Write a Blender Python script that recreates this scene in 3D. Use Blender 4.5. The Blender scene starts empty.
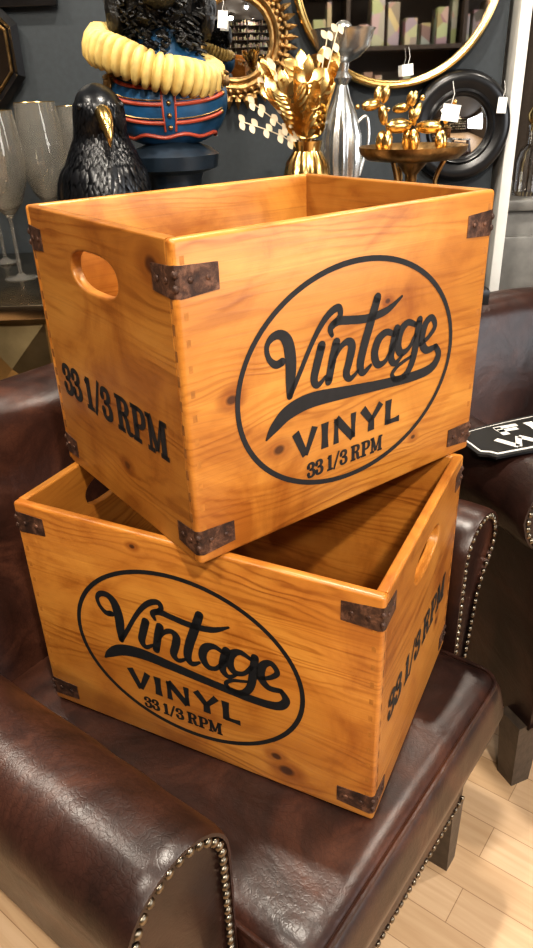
import bpy, bmesh, math, random
from mathutils import Vector, Matrix
from mathutils import noise as mn
random.seed(7)
scn=bpy.context.scene
scn.view_settings.view_transform='Standard'
try: scn.view_settings.look='Medium High Contrast'
except Exception: pass
COL=scn.collection
R_=math.radians
# ------------------------------------------------------------------ helpers
def link(o,parent=None):
    COL.objects.link(o)
    if parent is not None: o.parent=parent
    return o
def empty(name,loc=(0,0,0),yaw=0,scale=1):
    e=bpy.data.objects.new(name,None); e.empty_display_size=.05
    e.location=loc; e.rotation_euler=(0,0,yaw); e.scale=(scale,)*3 if not isinstance(scale,tuple) else scale
    return link(e)
def fin(me,smooth=True,ang=35):
    bm=bmesh.new(); bm.from_mesh(me); bmesh.ops.recalc_face_normals(bm,faces=bm.faces); bm.to_mesh(me); bm.free()
    if smooth:
        for p in me.polygons: p.use_smooth=True
        try: me.set_sharp_from_angle(angle=R_(ang))
        except Exception: pass
def mobj(name,verts,faces,mat,parent=None,smooth=True,ang=35):
    me=bpy.data.meshes.new(name); me.from_pydata([tuple(v) for v in verts],[],faces); me.update()
    o=bpy.data.objects.new(name,me); link(o,parent)
    if mat: me.materials.append(mat)
    fin(me,smooth,ang); return o
def bmobj(name,bm,mat,parent=None,smooth=True,ang=35):
    me=bpy.data.meshes.new(name); bm.to_mesh(me); bm.free(); me.materials.append(mat)
    o=bpy.data.objects.new(name,me); link(o,parent); fin(me,smooth,ang); return o
def bm_box(bm,c,s,bev=0,seg=2,M=None):
    r=bmesh.ops.create_cube(bm,size=1.0); vs=r['verts']
    for v in vs: v.co=Vector((v.co.x*s[0],v.co.y*s[1],v.co.z*s[2]))
    if bev>0:
        es=list({e for v in vs for e in v.link_edges})
        rr=bmesh.ops.bevel(bm,geom=es+vs,offset=bev,segments=seg,profile=.5,affect='EDGES')
        vs=list({v for f in rr['faces'] for v in f.verts}|{v for v in vs if v.is_valid})
    for v in vs:
        p=v.co.copy()
        if M is not None: p=M@p
        v.co=p+Vector(c)
    return vs
def box(name,c,s,mat,parent=None,bev=0,seg=2,M=None):
    bm=bmesh.new(); bm_box(bm,c,s,bev,seg,M); return bmobj(name,bm,mat,parent)
def bm_ball(bm,c,r,M=None,u=16,v=10):
    if not isinstance(r,(tuple,list)): r=(r,r,r)
    rr=bmesh.ops.create_uvsphere(bm,u_segments=u,v_segments=v,radius=1)
    for q in rr['verts']:
        p=Vector((q.co.x*r[0],q.co.y*r[1],q.co.z*r[2]))
        if M is not None: p=M@p
        q.co=p+Vector(c)
def lathe(name,prof,mat,parent=None,seg=40,c=(0,0,0),flute=0,fn=0,frange=None,closed=False,ang=40):
    V=[];F=[];n=len(prof)
    for i,(r,z) in enumerate(prof):
        for k in range(seg):
            a=2*math.pi*k/seg; rr=r
            if fn and (frange is None or frange[0]<=z<=frange[1]): rr=r*(1+flute*math.cos(fn*a))
            V.append((c[0]+rr*math.cos(a),c[1]+rr*math.sin(a),c[2]+z))
    for i in range(n-1):
        for k in range(seg):
            k2=(k+1)%seg; F.append((i*seg+k,i*seg+k2,(i+1)*seg+k2,(i+1)*seg+k))
    F.append(tuple(range(seg))[::-1]); F.append(tuple((n-1)*seg+k for k in range(seg)))
    return mobj(name,V,F,mat,parent,ang=ang)
def sweep(bm,pts,rad,seg=8,closed=False):
    pts=[Vector(p) for p in pts]; n=len(pts)
    if not isinstance(rad,(list,tuple)): rad=[rad]*n
    rings=[];prev=None
    for i in range(n):
        if closed: t=pts[(i+1)%n]-pts[i-1]
        else: t=pts[min(i+1,n-1)]-pts[max(i-1,0)]
        t.normalize()
        if prev is None:
            a=Vector((0,0,1)) if abs(t.z)<.9 else Vector((1,0,0)); nrm=t.cross(a).normalized()
        else:
            nrm=(prev-t*prev.dot(t)); nrm.normalize()
        prev=nrm; b=t.cross(nrm)
        rings.append([bm.verts.new(pts[i]+(nrm*math.cos(2*math.pi*k/seg)+b*math.sin(2*math.pi*k/seg))*rad[i]) for k in range(seg)])
    m=n if closed else n-1
    for i in range(m):
        A=rings[i];B=rings[(i+1)%n]
        for k in range(seg): bm.faces.new((A[k],A[(k+1)%seg],B[(k+1)%seg],B[k]))
    if not closed:
        bm.faces.new(rings[0][::-1]); bm.faces.new(rings[-1])
def tube(name,pts,rad,mat,parent=None,seg=8,closed=False):
    bm=bmesh.new(); sweep(bm,pts,rad,seg,closed); return bmobj(name,bm,mat,parent)
def crm(pts,n=6):
    P=[pts[0]]+list(pts)+[pts[-1]]; out=[]
    for i in range(1,len(P)-2):
        for k in range(n):
            t=k/n
            out.append(tuple(.5*((2*P[i][j])+(-P[i-1][j]+P[i+1][j])*t+(2*P[i-1][j]-5*P[i][j]+4*P[i+1][j]-P[i+2][j])*t*t+(-P[i-1][j]+3*P[i][j]-3*P[i+1][j]+P[i+2][j])*t**3) for j in range(len(P[i]))))
    out.append(tuple(pts[-1])); return out
# ------------------------------------------------------------------ materials
class NT:
    def __init__(s,name):
        s.m=bpy.data.materials.new(name); s.m.use_nodes=True; s.t=s.m.node_tree; s.b=s.t.nodes['Principled BSDF']
    def l(s,a,b): s.t.links.new(a,b)
    def mth(s,op,a,b=None):
        q=s.t.nodes.new('ShaderNodeMath'); q.operation=op
        for i,x in enumerate((a,b)):
            if x is None: continue
            if isinstance(x,(int,float)): q.inputs[i].default_value=x
            else: s.l(x,q.inputs[i])
        return q.outputs[0]
    def ramp(s,fac,stops):
        q=s.t.nodes.new('ShaderNodeValToRGB'); e=q.color_ramp.elements
        while len(e)<len(stops): e.new(.5)
        for i,(p,c) in enumerate(stops): e[i].position=p; e[i].color=(c[0],c[1],c[2],1)
        s.l(fac,q.inputs[0]); return q.outputs[0]
    def mix(s,ty,fac,a,b):
        q=s.t.nodes.new('ShaderNodeMixRGB'); q.blend_type=ty
        for i,x in enumerate((fac,a,b)):
            if isinstance(x,(int,float)): q.inputs[i].default_value=x
            elif isinstance(x,tuple): q.inputs[i].default_value=(x[0],x[1],x[2],1)
            else: s.l(x,q.inputs[i])
        return q.outputs[0]
    def coords(s,scale=(1,1,1),out='Object',loc=(0,0,0)):
        c=s.t.nodes.new('ShaderNodeTexCoord'); m=s.t.nodes.new('ShaderNodeMapping'); m.inputs['Scale'].default_value=scale; m.inputs['Location'].default_value=loc
        s.l(c.outputs[out],m.inputs[0]); return m.outputs[0]
    def noise(s,vec,scale,detail=4,dist=0,rough=.5):
        q=s.t.nodes.new('ShaderNodeTexNoise'); q.inputs['Scale'].default_value=scale; q.inputs['Detail'].default_value=detail; q.inputs['Distortion'].default_value=dist; q.inputs['Roughness'].default_value=rough
        s.l(vec,q.inputs['Vector']); return q.outputs['Fac']
    def bump(s,h,st=.3,d=.01,nrm=None):
        q=s.t.nodes.new('ShaderNodeBump'); q.inputs['Strength'].default_value=st; q.inputs['Distance'].default_value=d; s.l(h,q.inputs['Height'])
        if nrm is not None: s.l(nrm,q.inputs['Normal'])
        s.l(q.outputs[0],s.b.inputs['Normal']); return q.outputs[0]
    def set(s,**kw):
        for k,v in kw.items():
            k=k.replace('_',' ')
            if isinstance(v,tuple): v=(v[0],v[1],v[2],1)
            s.b.inputs[k].default_value=v
def simple(name,col,rough=.5,metal=0,var=.15,bump=0,bscale=60,**kw):
    t=NT(name); v=t.coords()
    f=t.noise(v,bscale*.4,4)
    c=t.ramp(f,[(.3,tuple(x*(1-var) for x in col)),(.7,tuple(min(1,x*(1+var)) for x in col))])
    t.l(c,t.b.inputs['Base Color']); t.set(Roughness=rough,Metallic=metal,**kw)
    if bump: t.bump(t.noise(v,bscale,5),bump,.003)
    return t.m
def wood(name,axis='X',knots=(),seed=0.0,dark=1.0,plane='Z',cols=None,stain=.85):
    t=NT(name)
    tc=t.t.nodes.new('ShaderNodeTexCoord'); sp=t.t.nodes.new('ShaderNodeSeparateXYZ'); t.l(tc.outputs['Object'],sp.inputs[0])
    a=sp.outputs[axis]; z=sp.outputs['Z']; o=sp.outputs['Y' if axis=='X' else 'X']
    if plane!='Z': z,o=o,z
    kmask=None; halo=None; zz=z
    for (kx,kz,r) in knots:
        dx=t.mth('SUBTRACT',a,kx); dz=t.mth('SUBTRACT',z,kz)
        d=t.mth('SQRT',t.mth('ADD',t.mth('MULTIPLY',t.mth('MULTIPLY',dx,dx),.55),t.mth('MULTIPLY',dz,dz)))
        g=t.mth('DIVIDE',1.0,t.mth('ADD',1.0,t.mth('POWER',t.mth('DIVIDE',d,r*2.6),2.0)))
        zz=t.mth('SUBTRACT',zz,t.mth('MULTIPLY',t.mth('MULTIPLY',dz,g),.85))
        kk=t.mth('MAXIMUM',t.mth('SUBTRACT',1.0,t.mth('DIVIDE',d,r)),0.0)
        hh=t.mth('MAXIMUM',t.mth('SUBTRACT',1.0,t.mth('DIVIDE',d,r*2.6)),0.0)
        kmask=kk if kmask is None else t.mth('MAXIMUM',kmask,kk)
        halo=hh if halo is None else t.mth('MAXIMUM',halo,hh)
    cb=t.t.nodes.new('ShaderNodeCombineXYZ')
    t.l(t.mth('MULTIPLY',a,.14),cb.inputs[0]); t.l(zz,cb.inputs[1]); t.l(t.mth('MULTIPLY',o,.6),cb.inputs[2])
    mp=t.t.nodes.new('ShaderNodeMapping'); mp.inputs['Location'].default_value=(seed,seed*.37,seed*1.3); t.l(cb.outputs[0],mp.inputs[0]); V=mp.outputs[0]
    big=t.noise(V,11,4,.5)
    warp=t.noise(V,16,4,.3)
    ph=t.mth('ADD',t.mth('MULTIPLY',zz,520.0),t.mth('MULTIPLY',warp,70.0))
    ring=t.mth('ADD',t.mth('MULTIPLY',t.mth('SINE',ph),.5),.5)
    ring=t.mth('POWER',ring,2.4)
    vis=t.noise(V,24,2,0)
    vr=t.t.nodes.new('ShaderNodeMapRange'); vr.inputs['From Min'].default_value=.38; vr.inputs['From Max'].default_value=.70; t.l(vis,vr.inputs['Value'])
    ring=t.mth('MULTIPLY',ring,vr.outputs[0])
    cb2=t.t.nodes.new('ShaderNodeCombineXYZ'); t.l(t.mth('MULTIPLY',a,2.4),cb2.inputs[0]); t.l(t.mth('MULTIPLY',zz,150.0),cb2.inputs[1]); t.l(t.mth('MULTIPLY',o,60.0),cb2.inputs[2])
    fib=t.noise(cb2.outputs[0],2.2,7,0,.74)
    fac=t.mth('ADD',t.mth('MULTIPLY',ring,.20),t.mth('MULTIPLY',fib,.48)); fac=t.mth('ADD',fac,t.mth('MULTIPLY',big,.58))
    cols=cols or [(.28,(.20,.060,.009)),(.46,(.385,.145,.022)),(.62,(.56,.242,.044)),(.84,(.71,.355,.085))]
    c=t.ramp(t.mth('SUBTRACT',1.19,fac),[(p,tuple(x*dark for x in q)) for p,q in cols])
    c=t.mix('MULTIPLY',.55,c,t.ramp(fib,[(.36,(.58,.46,.36)),(.50,(.95,.93,.9)),(.62,(1,1,1))]))
    pl=t.mth('FLOOR',t.mth('MULTIPLY',t.mth('ADD',z,seed+.021),9.5))
    wn=t.t.nodes.new('ShaderNodeTexWhiteNoise'); wn.noise_dimensions='1D'; t.l(pl,wn.inputs['W'])
    c=t.mix('MULTIPLY',.7,c,t.ramp(wn.outputs['Value'],[(0,(.80,.73,.66)),(1,(1,1,1))]))
    st=t.noise(t.coords((1,1,1),loc=(seed,seed,0)),8,5,.8,.6)
    c=t.mix('MULTIPLY',stain,c,t.ramp(st,[(.33,(.58,.42,.30)),(.47,(.88,.80,.73)),(.6,(1,1,1))]))
    if kmask is not None:
        c=t.mix('MULTIPLY',t.mth('MINIMUM',t.mth('MULTIPLY',halo,1.3),.6),c,(.46,.28,.16))
        kc=t.mth('MINIMUM',t.mth('MULTIPLY',kmask,2.0),.92)
        c=t.mix('MIX',kc,c,(.050,.015,.005))
    t.l(c,t.b.inputs['Base Color']); t.set(Roughness=.38); t.b.inputs['Coat Weight'].default_value=.18; t.b.inputs['Coat Roughness'].default_value=.28
    t.bump(t.mth('ADD',t.mth('MULTIPLY',fib,.6),t.mth('MULTIPLY',ring,.4)),.24,.0012)
    return t.m
def leather(name,c1,c2,c3,rough=(.25,.42)):
    t=NT(name); v=t.coords()
    big=t.noise(v,6,7,1.0,.66); c=t.ramp(big,[(.34,c1),(.52,c2),(.72,c3)])
    vo=t.t.nodes.new('ShaderNodeTexVoronoi'); vo.feature='DISTANCE_TO_EDGE'; vo.inputs['Scale'].default_value=150
    wv=t.t.nodes.new('ShaderNodeMixRGB'); wv.blend_type='ADD'; wv.inputs[0].default_value=.025
    nz=t.t.nodes.new('ShaderNodeTexNoise'); nz.inputs['Scale'].default_value=50; t.l(v,nz.inputs['Vector'])
    t.l(v,wv.inputs[1]); t.l(nz.outputs['Color'],wv.inputs[2]); t.l(wv.outputs[0],vo.inputs['Vector'])
    cr=t.mth('MINIMUM',t.mth('MULTIPLY',vo.outputs['Distance'],8.0),1.0)
    c=t.mix('MULTIPLY',.35,c,t.ramp(cr,[(0,(.35,.3,.28)),(1,(1,1,1))]))
    t.l(c,t.b.inputs['Base Color'])
    wr=t.noise(v,8,5,1.2,.5)
    rr=t.t.nodes.new('ShaderNodeMapRange'); rr.inputs['To Min'].default_value=rough[0]; rr.inputs['To Max'].default_value=rough[1]; t.l(t.noise(v,18,5,.5,.7),rr.inputs['Value']); t.l(rr.outputs[0],t.b.inputs['Roughness'])
    b1=t.bump(wr,.26,.009)
    t.bump(cr,.07,.001,b1)
    return t.m
M={}
M['woodA']=wood('pine_long_a','X',[(-.160,.168,.0060),(-.105,.098,.0065),(.045,.225,.0035),(.10,.05,.0035)],1.7)
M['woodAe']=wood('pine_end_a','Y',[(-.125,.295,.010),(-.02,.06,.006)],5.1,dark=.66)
M['woodB']=wood('pine_long_b','X',[(.125,.030,.009),(.112,.048,.006),(-.06,.300,.0035)],9.3,dark=1.0)
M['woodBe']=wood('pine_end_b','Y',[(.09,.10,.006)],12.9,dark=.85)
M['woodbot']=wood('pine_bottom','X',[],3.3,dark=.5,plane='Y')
M['joint']=simple('joint_end_grain',(.20,.078,.017),.55,var=.3,bscale=400)
M['pin']=simple('joint_pin_wood',(.36,.14,.025),.45,var=.25,bscale=300)
M['ink']=simple('stencil_ink',(.009,.009,.010),.6,var=.3,bscale=300)
def rusty():
    t=NT('rusty_iron'); v=t.coords(); f=t.noise(v,70,6,.4,.7)
    c=t.ramp(f,[(.3,(.022,.014,.012)),(.5,(.070,.034,.022)),(.66,(.20,.10,.062)),(.85,(.09,.065,.055))]); t.l(c,t.b.inputs['Base Color'])
    t.set(Metallic=.35,Roughness=.5); t.bump(f,.7,.0014); return t.m
M['rust']=rusty()
M['leather']=leather('brown_leather',(.012,.0055,.0045),(.035,.0135,.0092),(.092,.036,.021))
M['leather2']=leather('dark_brown_leather',(.011,.005,.004),(.027,.0105,.0075),(.062,.024,.015),(.28,.42))
M['nail']=simple('bronze_nailhead',(.20,.17,.13),.3,1,.3,0,200)
M['legwood']=simple('leg_wood',(.065,.048,.036),.45,0,.3,.2,120)
M['gold']=simple('polished_gold',(.76,.52,.20),.24,1,.15,.05,60)
M['gold2']=simple('antique_gold',(.36,.22,.09),.36,1,.5,.3,120)
M['brass']=simple('brass_panel',(.34,.26,.14),.36,1,.3,.05,30)
M['silver']=simple('tarnished_silver',(.70,.70,.68),.26,.95,.25,.05,50)
M['black']=simple('black_resin',(.0045,.005,.0065),.30,0,.4,.1,200)
M['blackfr']=simple('black_lacquer',(.006,.006,.007),.3,0,.3)
M['wall']=simple('slate_wall_paint',(.026,.032,.037),.7,0,.1,.05,200)
M['wall2']=simple('taupe_wall_paint',(.085,.062,.045),.75,0,.1,.05,200)
M['ceil']=simple('ceiling_paint',(.14,.13,.12),.8,0,.05)
M['white']=simple('white_gloss_paint',(.66,.64,.60),.4,0,.04)
M['print']=simple('art_print',(.5,.48,.44),.6,0,.4,0,30)
M['tag']=simple('tag_card',(.72,.71,.68),.7,0,.03)
M['greycab']=simple('grey_painted_wood',(.15,.145,.135),.4,0,.15,.1,80)
M['blue']=simple('blue_jacket_paint',(.012,.065,.145),.38,0,.5,.15,60)
M['red']=simple('red_trim_paint',(.34,.05,.02),.42,0,.25)
M['ruff']=simple('yellow_ruff_paint',(.60,.43,.15),.5,0,.25,.1,90)
M['navy']=simple('plinth_paint',(.012,.020,.030),.35,0,.3)
M['fur']=simple('black_curly_fur',(.008,.0075,.007),.42,0,.6,.9,160)
M['dry']=simple('dried_leaf',(.55,.45,.31),.6,0,.2)
def books():
    t=NT('book_spines'); v=t.coords((1,1,1)); wn=t.t.nodes.new('ShaderNodeTexVoronoi'); wn.inputs['Scale'].default_value=9; t.l(v,wn.inputs['Vector'])
    hs=t.t.nodes.new('ShaderNodeHueSaturation'); hs.inputs['Saturation'].default_value=.35; hs.inputs['Value'].default_value=.6; t.l(wn.outputs['Color'],hs.inputs['Color'])
    c=t.mix('MULTIPLY',1.0,hs.outputs[0],(1.0,.82,.6)); t.l(c,t.b.inputs['Base Color']); return t.m
M['books']=books()
def mirror(name,c=(.75,.76,.78),r=.03):
    t=NT(name); v=t.coords(); f=t.noise(v,8,3); cc=t.ramp(f,[(.3,tuple(x*.85 for x in c)),(.8,c)]); t.l(cc,t.b.inputs['Base Color']); t.set(Metallic=1.0,Roughness=r); return t.m
M['mirror']=mirror('mirror_glass',(.80,.80,.80),.02)
M['mirrortop']=mirror('sideboard_top_bronze',(.36,.29,.20),.2)
def glass(name='clear_glass',c=(.96,.96,.95),tr=1,ro=0.0):
    t=NT(name); v=t.coords(); f=t.noise(v,5,2); cc=t.ramp(f,[(0,tuple(x*.95 for x in c)),(1,c)]); t.l(cc,t.b.inputs['Base Color']); t.set(Roughness=ro); t.b.inputs['Transmission Weight'].default_value=tr; t.b.inputs['IOR'].default_value=1.5; return t.m
M['glass']=glass(); M['lustre']=glass('lustre_glass',(.93,.89,.82),.95,.01)
def floormat():
    t=NT('oak_plank_floor'); v=t.coords((1,1,1)); mp=t.t.nodes.new('ShaderNodeMapping'); mp.inputs['Rotation'].default_value=(0,0,R_(38)); t.l(v,mp.inputs[0])
    br=t.t.nodes.new('ShaderNodeTexBrick'); br.inputs['Scale'].default_value=1; br.inputs['Brick Width'].default_value=.42; br.inputs['Row Height'].default_value=.07; br.inputs['Mortar Size'].default_value=.0007
    br.inputs['Color1'].default_value=(.60,.42,.27,1); br.inputs['Color2'].default_value=(.49,.325,.19,1); br.inputs['Mortar'].default_value=(.28,.17,.09,1); t.l(mp.outputs[0],br.inputs['Vector'])
    m2=t.t.nodes.new('ShaderNodeMapping'); m2.inputs['Scale'].default_value=(2,28,1); t.l(mp.outputs[0],m2.inputs[0])
    g=t.noise(m2.outputs[0],3,5,.5); c=t.mix('MULTIPLY',.5,br.outputs['Color'],t.ramp(g,[(.3,(.75,.68,.6)),(.65,(1,1,1))])); t.l(c,t.b.inputs['Base Color']); t.set(Roughness=.38)
    t.bump(g,.1,.001); return t.m
M['floor']=floormat()
# ------------------------------------------------------------------ camera (hand-held phone, pitched down)
p,r=.48728,-.03581
Fv=Vector((0,math.cos(p),-math.sin(p))); R0=Vector((1,0,0)); U0=R0.cross(Fv)
Rv=math.cos(r)*R0+math.sin(r)*U0; Uv=-math.sin(r)*R0+math.cos(r)*U0
cd=bpy.data.cameras.new('camera'); cam=bpy.data.objects.new('camera',cd); link(cam)
mw=Matrix.Identity(4)
for i in range(3): mw[i][0]=Rv[i]; mw[i][1]=Uv[i]; mw[i][2]=-Fv[i]
mw[2][3]=1.2
cam.matrix_world=mw; cd.sensor_width=36; cd.lens=713.0/948*36; cd.clip_start=.02
scn.camera=cam
# ------------------------------------------------------------------ lettering (flat stencil art, metres)
def ribbon(bm,pts,widths,place,cap=True,sm=True):
    q=[(a,b,w) for (a,b),w in zip(pts,widths)]
    if sm: q=crm(q,6)
    n=len(q); L=[];Rr=[]
    for i,(x,y,w) in enumerate(q):
        x0,y0,_=q[max(i-1,0)]; x1,y1,_=q[min(i+1,n-1)]
        dx,dy=x1-x0,y1-y0; l=math.hypot(dx,dy) or 1e-9; nx,ny=-dy/l,dx/l
        L.append(bm.verts.new(place(x+nx*w/2,y+ny*w/2))); Rr.append(bm.verts.new(place(x-nx*w/2,y-ny*w/2)))
    for i in range(n-1): bm.faces.new((L[i],L[i+1],Rr[i+1],Rr[i]))
    if cap:
        for (x,y,w) in (q[0],q[-1]):
            vs=[bm.verts.new(place(x+w/2*math.cos(a*math.pi/6),y+w/2*math.sin(a*math.pi/6))) for a in range(12)]
            bm.faces.new(vs)
G={'3':(.60,[([(.10,.70),(.13,.86),(.29,.92),(.44,.85),(.46,.70),(.36,.57),(.22,.53)],[.24,.17,.15,.2,.22,.15,.13],1),([(.22,.53),(.40,.50),(.50,.37),(.48,.18),(.31,.08),(.14,.12),(.10,.29)],[.13,.15,.22,.22,.15,.17,.24],1)]),
'1':(.50,[([(.25,.97),(.25,.05)],[.25,.25],0),([(.24,.93),(.07,.78)],[.13,.13],0),([(.02,.06),(.48,.06)],[.13,.13],0)]),
'/':(.5,[([(.05,-.04),(.43,1.04)],[.14,.14],0)]),' ':(.26,[]),
'R':(.84,[([(.20,.97),(.20,.03)],[.25,.25],0),([(.0,.06),(.40,.06)],[.13,.13],0),([(.0,.94),(.4,.94)],[.13,.13],0),([(.22,.94),(.46,.93),(.59,.84),(.60,.68),(.48,.55),(.22,.52)],[.13,.14,.22,.22,.14,.13],1),([(.42,.52),(.54,.38),(.58,.14),(.64,.06),(.78,.08)],[.15,.22,.22,.16,.11],1)]),
'P':(.74,[([(.20,.97),(.20,.03)],[.25,.25],0),([(.0,.06),(.42,.06)],[.13,.13],0),([(.0,.94),(.4,.94)],[.13,.13],0),([(.22,.94),(.46,.93),(.60,.83),(.61,.62),(.48,.48),(.22,.45)],[.13,.14,.22,.22,.14,.13],1)]),
'M':(1.04,[([(.17,.05),(.17,.95)],[.14,.14],0),([(.16,.99),(.47,.10)],[.26,.2],0),([(.47,.10),(.76,.99)],[.12,.12],0),([(.80,.97),(.80,.03)],[.25,.25],0),([(.0,.06),(.34,.06)],[.13,.13],0),([(.62,.06),(1.0,.06)],[.13,.13],0),([(.0,.94),(.22,.94)],[.13,.13],0),([(.74,.94),(1.0,.94)],[.13,.13],0)])}
S_={'V':(.86,[([(.10,1.0),(.40,.0)],[.27,.22],0),([(.41,.0),(.70,1.0)],[.16,.24],0)]),
'I':(.40,[([(.16,1.0),(.16,.5),(.16,0)],[.29,.23,.29],1)]),
'N':(.94,[([(.13,0),(.13,.5),(.13,1.0)],[.22,.16,.18],0),([(.12,.99),(.70,.01)],[.27,.25],0),([(.70,1.0),(.70,.5),(.70,0)],[.22,.16,.18],0)]),
'Y':(.84,[([(.07,1.0),(.39,.42)],[.27,.22],0),([(.39,.42),(.72,1.0)],[.16,.24],0),([(.39,.5),(.39,0)],[.23,.28],0)]),
'L':(.62,[([(.15,1.0),(.15,.5),(.15,0)],[.28,.23,.26],0),([(.1,.08),(.42,.08),(.58,.09)],[.16,.16,.22],0)]),
'F':(.66,[([(.16,1.0),(.16,0)],[.22,.22],0),([(.1,.92),(.58,.92)],[.16,.16],0),([(.1,.52),(.5,.52)],[.15,.15],0)]),
'E':(.66,[([(.16,1.0),(.16,0)],[.22,.22],0),([(.1,.92),(.58,.92)],[.16,.16],0),([(.1,.52),(.5,.52)],[.15,.15],0),([(.1,.08),(.58,.08)],[.16,.16],0)]),
'W':(1.14,[([(.08,1),(.3,.0)],[.2,.2],0),([(.3,.0),(.53,.9)],[.16,.16],0),([(.53,.9),(.76,.0)],[.2,.2],0),([(.76,.0),(.98,1)],[.16,.16],0)]),
'R':(.8,[([(.16,1.0),(.16,0)],[.22,.22],0),([(.16,.92),(.46,.91),(.58,.76),(.46,.55),(.16,.52)],[.16,.16,.2,.16,.15],1),([(.34,.52),(.64,0)],[.2,.22],0)])}
def write(bm,txt,x0,x1,base,h,place,A=G):
    tot=sum(A.get(c,G.get(c))[0] for c in txt)-.06; sx=(x1-x0)/tot; x=x0
    for c in txt:
        adv,st=A.get(c,G.get(c))
        for pts,ws,sm in st:
            k=(sx+h)/2
            ribbon(bm,[(x+a*sx,base+b*h) for a,b in pts],[w*k for w in ws],place,cap=bool(sm) and A is G,sm=bool(sm))
        x+=adv*sx
mm=.001
SC=[([(-99,31),(-107,30),(-115,38),(-117,50),(-110,58),(-99,58),(-91,48),(-88,28),(-89,8),(-90,-7)],[9,8,6,6,8,10,13,14,12,8]),
([(-90,-7),(-77,14),(-63,38),(-50,56),(-38,67),(-26,71),(-23,63),(-31,56)],[7,6,6,7,8,8,7,6]),
([(-48,36),(-54,18),(-58,3),(-53,-5),(-42,2)],[11,11,10,7,4]),
([(-28,35),(-33,18),(-38,-4)],[11,11,10]),
([(-35,10),(-24,27),(-13,33),(-6,27),(-9,12),(-13,-2),(-7,-9),(4,-3)],[4,6,8,11,11,10,7,4]),
([(29,71),(20,46),(11,21),(7,2),(12,-7),(23,-1)],[11,12,12,11,8,4]),
([(-34,44),(-36,52),(-26,57),(-10,55),(16,52),(44,55),(66,66)],[5,8,9,9,9,8,3]),
([(57,26),(45,31),(33,25),(28,10),(34,-3),(46,-1),(57,15)],[6,8,11,11,9,6,6]),
([(61,31),(56,14),(54,0),(61,-8),(72,-1)],[11,11,10,7,4]),
([(91,30),(78,35),(67,27),(64,12),(70,2),(82,5),(92,18)],[6,8,11,11,9,6,6]),
([(97,34),(94,10),(89,-13),(79,-26),(64,-28),(57,-20),(66,-12),(86,-6)],[10,11,10,9,7,6,5,4]),
([(100,5),(114,11),(124,22),(117,33),(107,27),(103,9),(112,-4),(128,-3)],[5,6,7,8,10,11,9,7]),
([(128,-3),(134,-15),(123,-28),(92,-31),(42,-28),(-12,-23),(-61,-19),(-92,-24),(-111,-36),(-121,-46)],[7,10,12,12,12,14,17,17,12,3])]
def logo(bm,place):
    n=96; A=[];B=[]
    for k in range(n):
        a=2*math.pi*k/n; A.append(bm.verts.new(place(.157*math.cos(a),-.006+.1225*math.sin(a)))); B.append(bm.verts.new(place(.1512*math.cos(a),-.006+.1167*math.sin(a))))
    for k in range(n): bm.faces.new((A[k],A[(k+1)%n],B[(k+1)%n],B[k]))
    for pts,w in SC: ribbon(bm,[(x*mm,y*mm) for x,y in pts],[q*mm for q in w],place)
    write(bm,'VINYL',-.088,.072,-.080,.030,place,S_)
    write(bm,'33 1/3 RPM',-.068,.046,-.110,.0195,place)
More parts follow.
